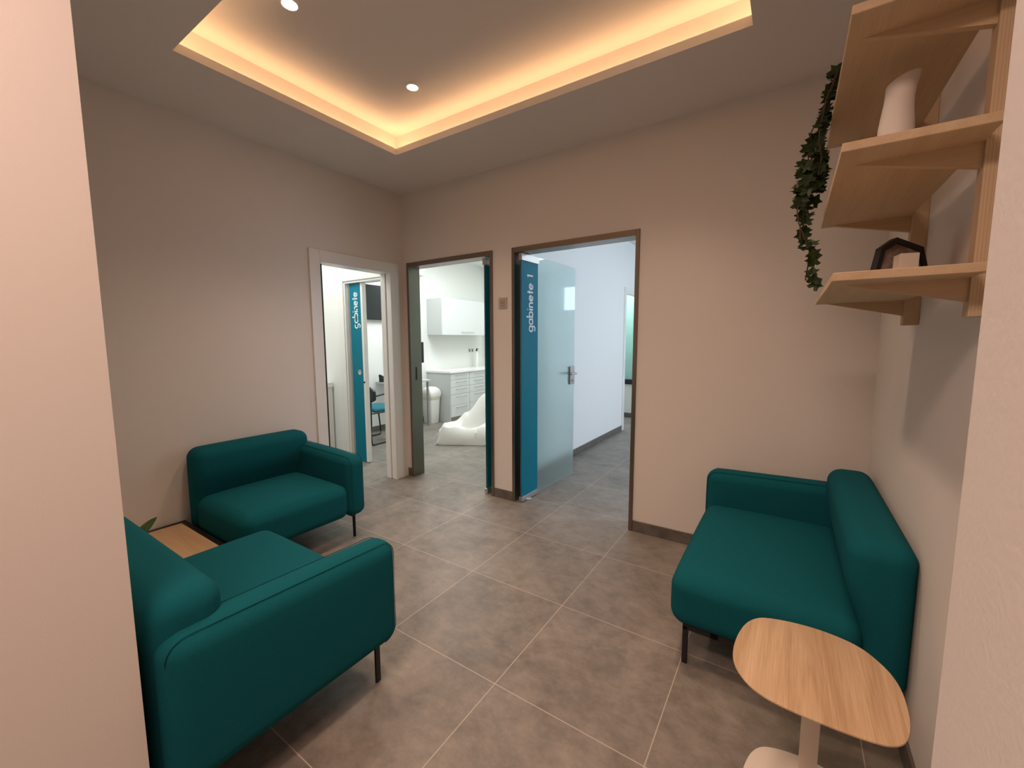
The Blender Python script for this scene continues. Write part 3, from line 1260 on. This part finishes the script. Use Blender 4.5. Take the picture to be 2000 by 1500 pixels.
fol = new()
rng = random.Random(21)
for (z0, xa, xb), (z1, xc, xd) in zip(ROWS, ROWS[1:]):
    wdt = (xb - xa + xd - xc) / 2
    dens = 12 if z0 > 2.07 else (15 if z0 > 1.88 else (5 if z0 > 1.8 else 4.2))
    cnt = max(2, int(dens * (z0 - z1) / .05 * (.4 + wdt / .10)))
    for k in range(cnt):
        f = rng.random()
        lo_, hi_ = xa * (1 - f) + xc * f, xb * (1 - f) + xd * f
        mg = .016
        x = rng.uniform(lo_ + mg, max(lo_ + mg + .002, hi_ - mg))
        y = .045 + rng.uniform(-.07, .07) * min(1, wdt / .08 + .25)
        z = z0 * (1 - f) + z1 * f
        nv = Vector((rng.uniform(-.5, .5), -1 + rng.uniform(-.2, .7), rng.uniform(-.1, .9)))
        ivy_leaf(fol, (x - 1.12, y - .06, z - Z3), rng.uniform(.028, .050), nv, PI + rng.uniform(-.9, .9))
for k in range(26):                       # leaves around the pot, behind the board's front edge
    a = rng.uniform(0, 2 * PI)
    rr_ = rng.uniform(.03, .12)
    ivy_leaf(fol, (rr_ * math.cos(a) - .02, rr_ * math.sin(a), .11 + rng.uniform(0, .06)), rng.uniform(.026, .04), (math.cos(a) * .5, math.sin(a) * .5 - .3, 1), rng.uniform(0, 6))
obj('foliage', fol, M['leaf'], iv)

# ------------------------------------------------------------------ office seen through the doors
def handle_bar(bm, y0, y1, x, z, out=.028, r=.005):
    tube(bm, [(x, y0, z), (x + out, y0, z), (x + out, y1, z), (x, y1, z)], r, 8)


XB, XFR = -4.328, -3.80
cuts = [.835, .722, .598, .468, .285, .085]
for k, (y0, y1) in enumerate(((3.385, 3.880), (3.884, 4.38))):
    c = thing('drawer_cabinet', ['white five-drawer base cabinet at the near end of the office worktop', 'white five-drawer base cabinet partly behind the teal door edge'][k], 'cabinet', (XB, y0, 0), 0, 'office base cabinets')
    wd = y1 - y0
    bm = new()
    box(bm, .0, XFR - XB - .019, 0, wd, .075, .836)
    obj('body', bm, M['cab_side'], c)
    bm = new()
    box(bm, .02, XFR - XB - .055, .01, wd - .01, 0, .075)
    obj('plinth', bm, M['grey_plastic'], c)
    for za, zb in zip(cuts, cuts[1:]):
        bm = new()
        box(bm, XFR - XB - .018, XFR - XB, .003, wd - .003, zb + .002, za - .002)
        bevel(bm, .002, 1)
        d = obj('drawer', bm, M['white_laminate'], c)
        bm = new()
        handle_bar(bm, wd * .27, wd * .80, XFR - XB, za - .045)
        obj('handle', bm, M['chrome'], d, 40)
# side panel flush to the floor
pn = obj('end_panel', bbox_(XB, XFR - .002, 3.366, 3.383, 0, .836, .001, 1), M['cab_side'])
tag(pn, 'pale grey end panel of the office cabinet run', 'panel')
bm = new()
box(bm, XB, XFR + .022, 3.355, 4.94, .838, .872)
bevel(bm, .002, 1)
wt = obj('worktop', bm, M['counter'])
tag(wt, 'white worktop across the office base cabinets', 'worktop')
bm = new()
box(bm, .0, XFR - XB - .019, 0, .545, .075, .836)
wc = thing('wall_cabinet', 'white wall cabinet with a lift-up door above the office worktop', 'cabinet', (XB, 3.395, 1.487))
cbod = obj('body', bbox_(0, .335, 0, 1.3, 0, .615, .001, 1), M['cab_side'], wc)
bm.free()
d = obj('door', bbox_(.336, .356, 0, 1.3, -.003, .618, .002, 1), M['white_laminate'], wc)
bm = new()
handle_bar(bm, .50, .82, .356, .050, .025)
obj('handle', bm, M['chrome'], d, 40)
bm = new()
sk = thing('wall_socket', 'double grey wall socket above the office worktop', 'socket', (-4.33, 4.575, 1.195))
obj('plate', bbox_(.0, .009, -.085, .085, -.045, .045, .002, 1), M['white_plastic'], sk)
for yy in (-.042, .042):
    obj('outlet', bbox_(.009, .012, yy - .028, yy + .028, -.03, .03, .002, 1), M['socket_grey'], sk)
bo = thing('soap_bottle', 'white pump bottle with black top on the office worktop', 'bottle', (-4.20, 4.60, .872))
bm = new()
lathe(bm, [(0, 0), (.034, 0), (.036, .01), (.036, .24), (.030, .275), (.014, .295), (.014, .31), (0, .31)], 24)
obj('body', bm, M['white_plastic'], bo, 40)
bm = new()
lathe(bm, [(.0, .31), (.019, .31), (.019, .335), (.010, .34), (.010, .365), (0, .365)], 16)
tube(bm, [(0, 0, .358), (.045, 0, .352)], .006, 8)
obj('pump', bm, M['black_plastic'], bo, 40)

# desk with monitor, keyboard-like device, TV
dk = thing('office_desk', 'narrow white desk along the office wall under the screen', 'desk', (-4.33, 2.28, 0))
obj('desktop', bbox_(.002, .43, 0, .74, .735, .765, .002, 1), M['cab_side'], dk)
for yy in (.02, .69):
    bm = new()
    box(bm, .38, .405, yy, yy + .025, 0, .735)
    obj('leg', bm, M['socket_grey'], dk)
mo = thing('desk_monitor', 'black computer monitor seen edge-on past the steel jamb', 'monitor', (-4.12, 2.725, .765), math.radians(60))
bm = new()
box(bm, -.27, .27, -.018, .018, .27, .60)
bevel(bm, .004, 1)
obj('screen', bm, M['black_glass'], mo)
bm = new()
lathe(bm, [(0, 0), (.10, 0), (.10, .012), (.02, .02), (.018, .30), (0, .30)], 24)
obj('stand', bm, M['black_plastic'], mo, 40)
de = thing('desk_phone', 'black desk phone at the near end of the office desk', 'phone', (-4.17, 2.36, .765), math.radians(15))
bm = new()
vs2 = box(bm, -.09, .09, -.075, .075, 0, .03)
for v in vs2:
    if v.co.z > .02 and v.co.x < 0:
        v.co.z += .05
bevel(bm, .006, 2)
obj('base', bm, M['black_plastic'], de)
bm = new()
tube(bm, [(-.09, -.055, .095), (-.04, -.058, .085), (.06, -.058, .055), (.09, -.055, .05)], [.022, .014, .014, .022], 10)
obj('handset', bm, M['black_plastic'], de, 40)
tv = thing('wall_television', 'black wall television seen past the sliding door', 'television', (-4.33, 2.50, 1.955))
bm = new()
box(bm, .03, .065, -.40, .40, -.255, .255)
bevel(bm, .004, 1)
obj('screen', bm, M['black_glass'], tv)
bm = new()
box(bm, .0, .03, -.15, .15, -.12, .12)
obj('wall_bracket', bm, M['black_plastic'], tv)
ac = thing('air_conditioner', 'white air conditioner high on the office wall, only its end showing', 'air conditioner', (-4.33, 2.82, 2.45))
bm = new()
box(bm, .0, .20, -.40, .40, 0, .22)
for v in bm.verts:
    if v.co.x > .1 and v.co.z < .1:
        v.co.x -= .06
bevel(bm, .012, 3)
obj('body', bm, M['white_plastic'], ac, 40)
bm = new()
box(bm, .03, .13, -.36, .36, -.004, .002)
obj('vent', bm, M['grey_plastic'], ac)

# visitor chair
ch = thing('visitor_chair', 'black sled-base visitor chair with teal seat beyond the sliding door', 'chair', (-3.85, 1.62, 0))
hw = .24
obj('seat', cushion(-.23, .23, .06, .50, .435, .485, .022, crown=.008), M['teal_seat'], ch, 60)
bm = cushion(-.295, .295, -.02, .025, .55, .80, .02, side=.003)
for v in bm.verts:                        # rounded upper corners, slight curve
    u = v.co.x / .295
    v.co.y += .03 * u * u
    v.co.z -= .075 * abs(u) ** 4 * max(0, (v.co.z - .66) / .14)
    v.co.z += .06 * abs(u) ** 4 * max(0, (.66 - v.co.z) / .10)
obj('backrest', bm, M['black_plastic'], ch, 60)
for sg in (-1, 1):
    x = sg * hw
    bm = new()
    tube(bm, [(x, .0, .58), (x, .0, .30), (x, -.005, .03), (x, .012, .012), (x, .04, .011), (x, .50, .011), (x, .525, .016), (x, .53, .05), (x, .49, .43)], .011, 10)
    tube(bm, [(x, .0, .43), (x, .49, .43)], .010, 8)
    obj('sled_frame', bm, M['black_metal'], ch, 50)
    bm = new()
    tube(bm, [(x * .80, .01, .645), (x, .03, .650), (x, .25, .675)], .011, 8)
    obj('armrest', bm, M['black_metal'], ch, 50)
bm = new()
tube(bm, [(-hw, .02, .43), (hw, .02, .43)], .010, 8)
obj('cross_bar', bm, M['black_metal'], ch, 50)
bm = new()
tube(bm, [(-hw, .47, .43), (hw, .47, .43)], .010, 8)
obj('cross_bar', bm, M['black_metal'], ch, 50)
bm = new()
tube(bm, [(-hw, 0, .58), (-.12, -.03, .60), (.12, -.03, .60), (hw, 0, .58)], .010, 8)
obj('back_rail', bm, M['black_metal'], ch, 50)

# swing-lid bin
bi = thing('swing_bin', 'white swing-lid bin with cream liner beside the office cabinets', 'bin', (-4.10, 3.215, 0))
bm = new()
for (z, hx_, hy_) in ():
    pass
def taper_box(bm, levels, rc=.03):
    rings = []
    for z, hx_, hy_ in levels:
        ring = []
        for cx_, cy_, a0 in ((hx_ - rc, hy_ - rc, 0), (-hx_ + rc, hy_ - rc, 90), (-hx_ + rc, -hy_ + rc, 180), (hx_ - rc, -hy_ + rc, 270)):
            for k in range(5):
                a = math.radians(a0 + 22.5 * k)
                ring.append(bm.verts.new((cx_ + rc * math.cos(a), cy_ + rc * math.sin(a), z)))
        rings.append(ring)
    for A, B in zip(rings, rings[1:]):
        n = len(A)
        for i in range(n):
            bm.faces.new((A[i], A[(i + 1) % n], B[(i + 1) % n], B[i]))
    bm.faces.new(rings[0][::-1])
    bm.faces.new(rings[-1])


taper_box(bm, [(0, .088, .095), (.01, .092, .10), (.43, .112, .120), (.44, .112, .120)])
obj('bucket', bm, M['white_plastic'], bi, 40)
bm = new()
taper_box(bm, [(.405, .111, .119), (.415, .117, .125), (.462, .119, .127), (.470, .114, .122)])
obj('liner', bm, M['bag_liner'], bi, 40)
bm = new()
taper_box(bm, [(.455, .124, .132), (.50, .128, .136), (.525, .125, .133), (.575, .102, .115), (.605, .065, .09), (.615, .03, .05)])
obj('lid', bm, M['white_plastic'], bi, 40)

# large white plastic bag slumped on the office floor (lofted cross-sections, local x along its front edge)
bm = new()


def lerp_tab(tab, u):
    for (a, va_), (b, vb) in zip(tab, tab[1:]):
        if a <= u <= b:
            f = (u - a) / (b - a)
            f = f * f * (3 - 2 * f)
            return va_ * (1 - f) + vb * f
    return tab[-1][1]


RIDGE = [(0, .015), (.05, .20), (.10, .275), (.22, .285), (.38, .40), (.67, .67), (.85, .72), (1.05, .50), (1.20, .03)]
LOBE = [(0, .01), (.05, .17), (.10, .25), (.22, .24), (.45, .20), (.70, .26), (1.0, .22), (1.20, .02)]
DEPTH = [(0, .03), (.10, .26), (.35, .52), (.70, .62), (1.0, .50), (1.20, .06)]
NU, secs = 56, []
for i in range(NU + 1):
    u = 1.20 * i / NU
    hr, hl, dp = lerp_tab(RIDGE, u), lerp_tab(LOBE, u), lerp_tab(DEPTH, u)
    wr = .35 + .25 * math.sin(u * 9 + .6)
    key = [(0, .003), (-.012 - .01 * wr, hl * .35), (.004, hl * .78), (.05 * dp / .5, hl * 1.0), (.16 * dp, hl * (.98 - .12 * wr)), (.26 * dp, hl * .86 + hr * .08), (.36 * dp, hl * .45 + hr * .52),
           (.46 * dp, hr * .93), (.54 * dp, hr), (.66 * dp, hr * .86), (.84 * dp, hr * .42), (dp, .003)]
    sec = []
    for k, (v, z) in enumerate(key):
        n_ = .008 * math.sin(13 * u + .9 * k) + .004 * math.sin(37 * u - .8 * k)
        edge = 0 if k in (0, len(key) - 1) else 1
        sec.append(bm.verts.new((u + .02 * math.sin(1.3 * k) * min(1, u * 6), v + n_ * edge * .8, max(.003, z + n_ * edge * min(1, u * 8)))))
    secs.append(sec)
for A, B in zip(secs, secs[1:]):
    for k in range(len(A)):
        l = (k + 1) % len(A)
        bm.faces.new((A[k], B[k], B[l], A[l]))
bm.faces.new(secs[0])
bm.faces.new(secs[-1][::-1])
bg = obj('plastic_bag', bm, M['bag'], None, 38, loc=(-2.95, 2.12, 0), rot=(0, 0, math.radians(28.5)))
tag(bg, 'large crumpled white plastic bag slumped on the office floor', 'bag')

# lobby cabinet end
lc = thing('lobby_cabinet', 'white cabinet end with worktop just inside the white framed doorway', 'cabinet', (-4.0, 1.045, 0))
obj('body', bbox_(-.3, .45, -.56, .0, .0, .845, .002, 1), M['white_lacquer'], lc)
obj('worktop', bbox_(-.3, .462, -.58, .0, .846, .902, .002, 1), M['counter'], lc)
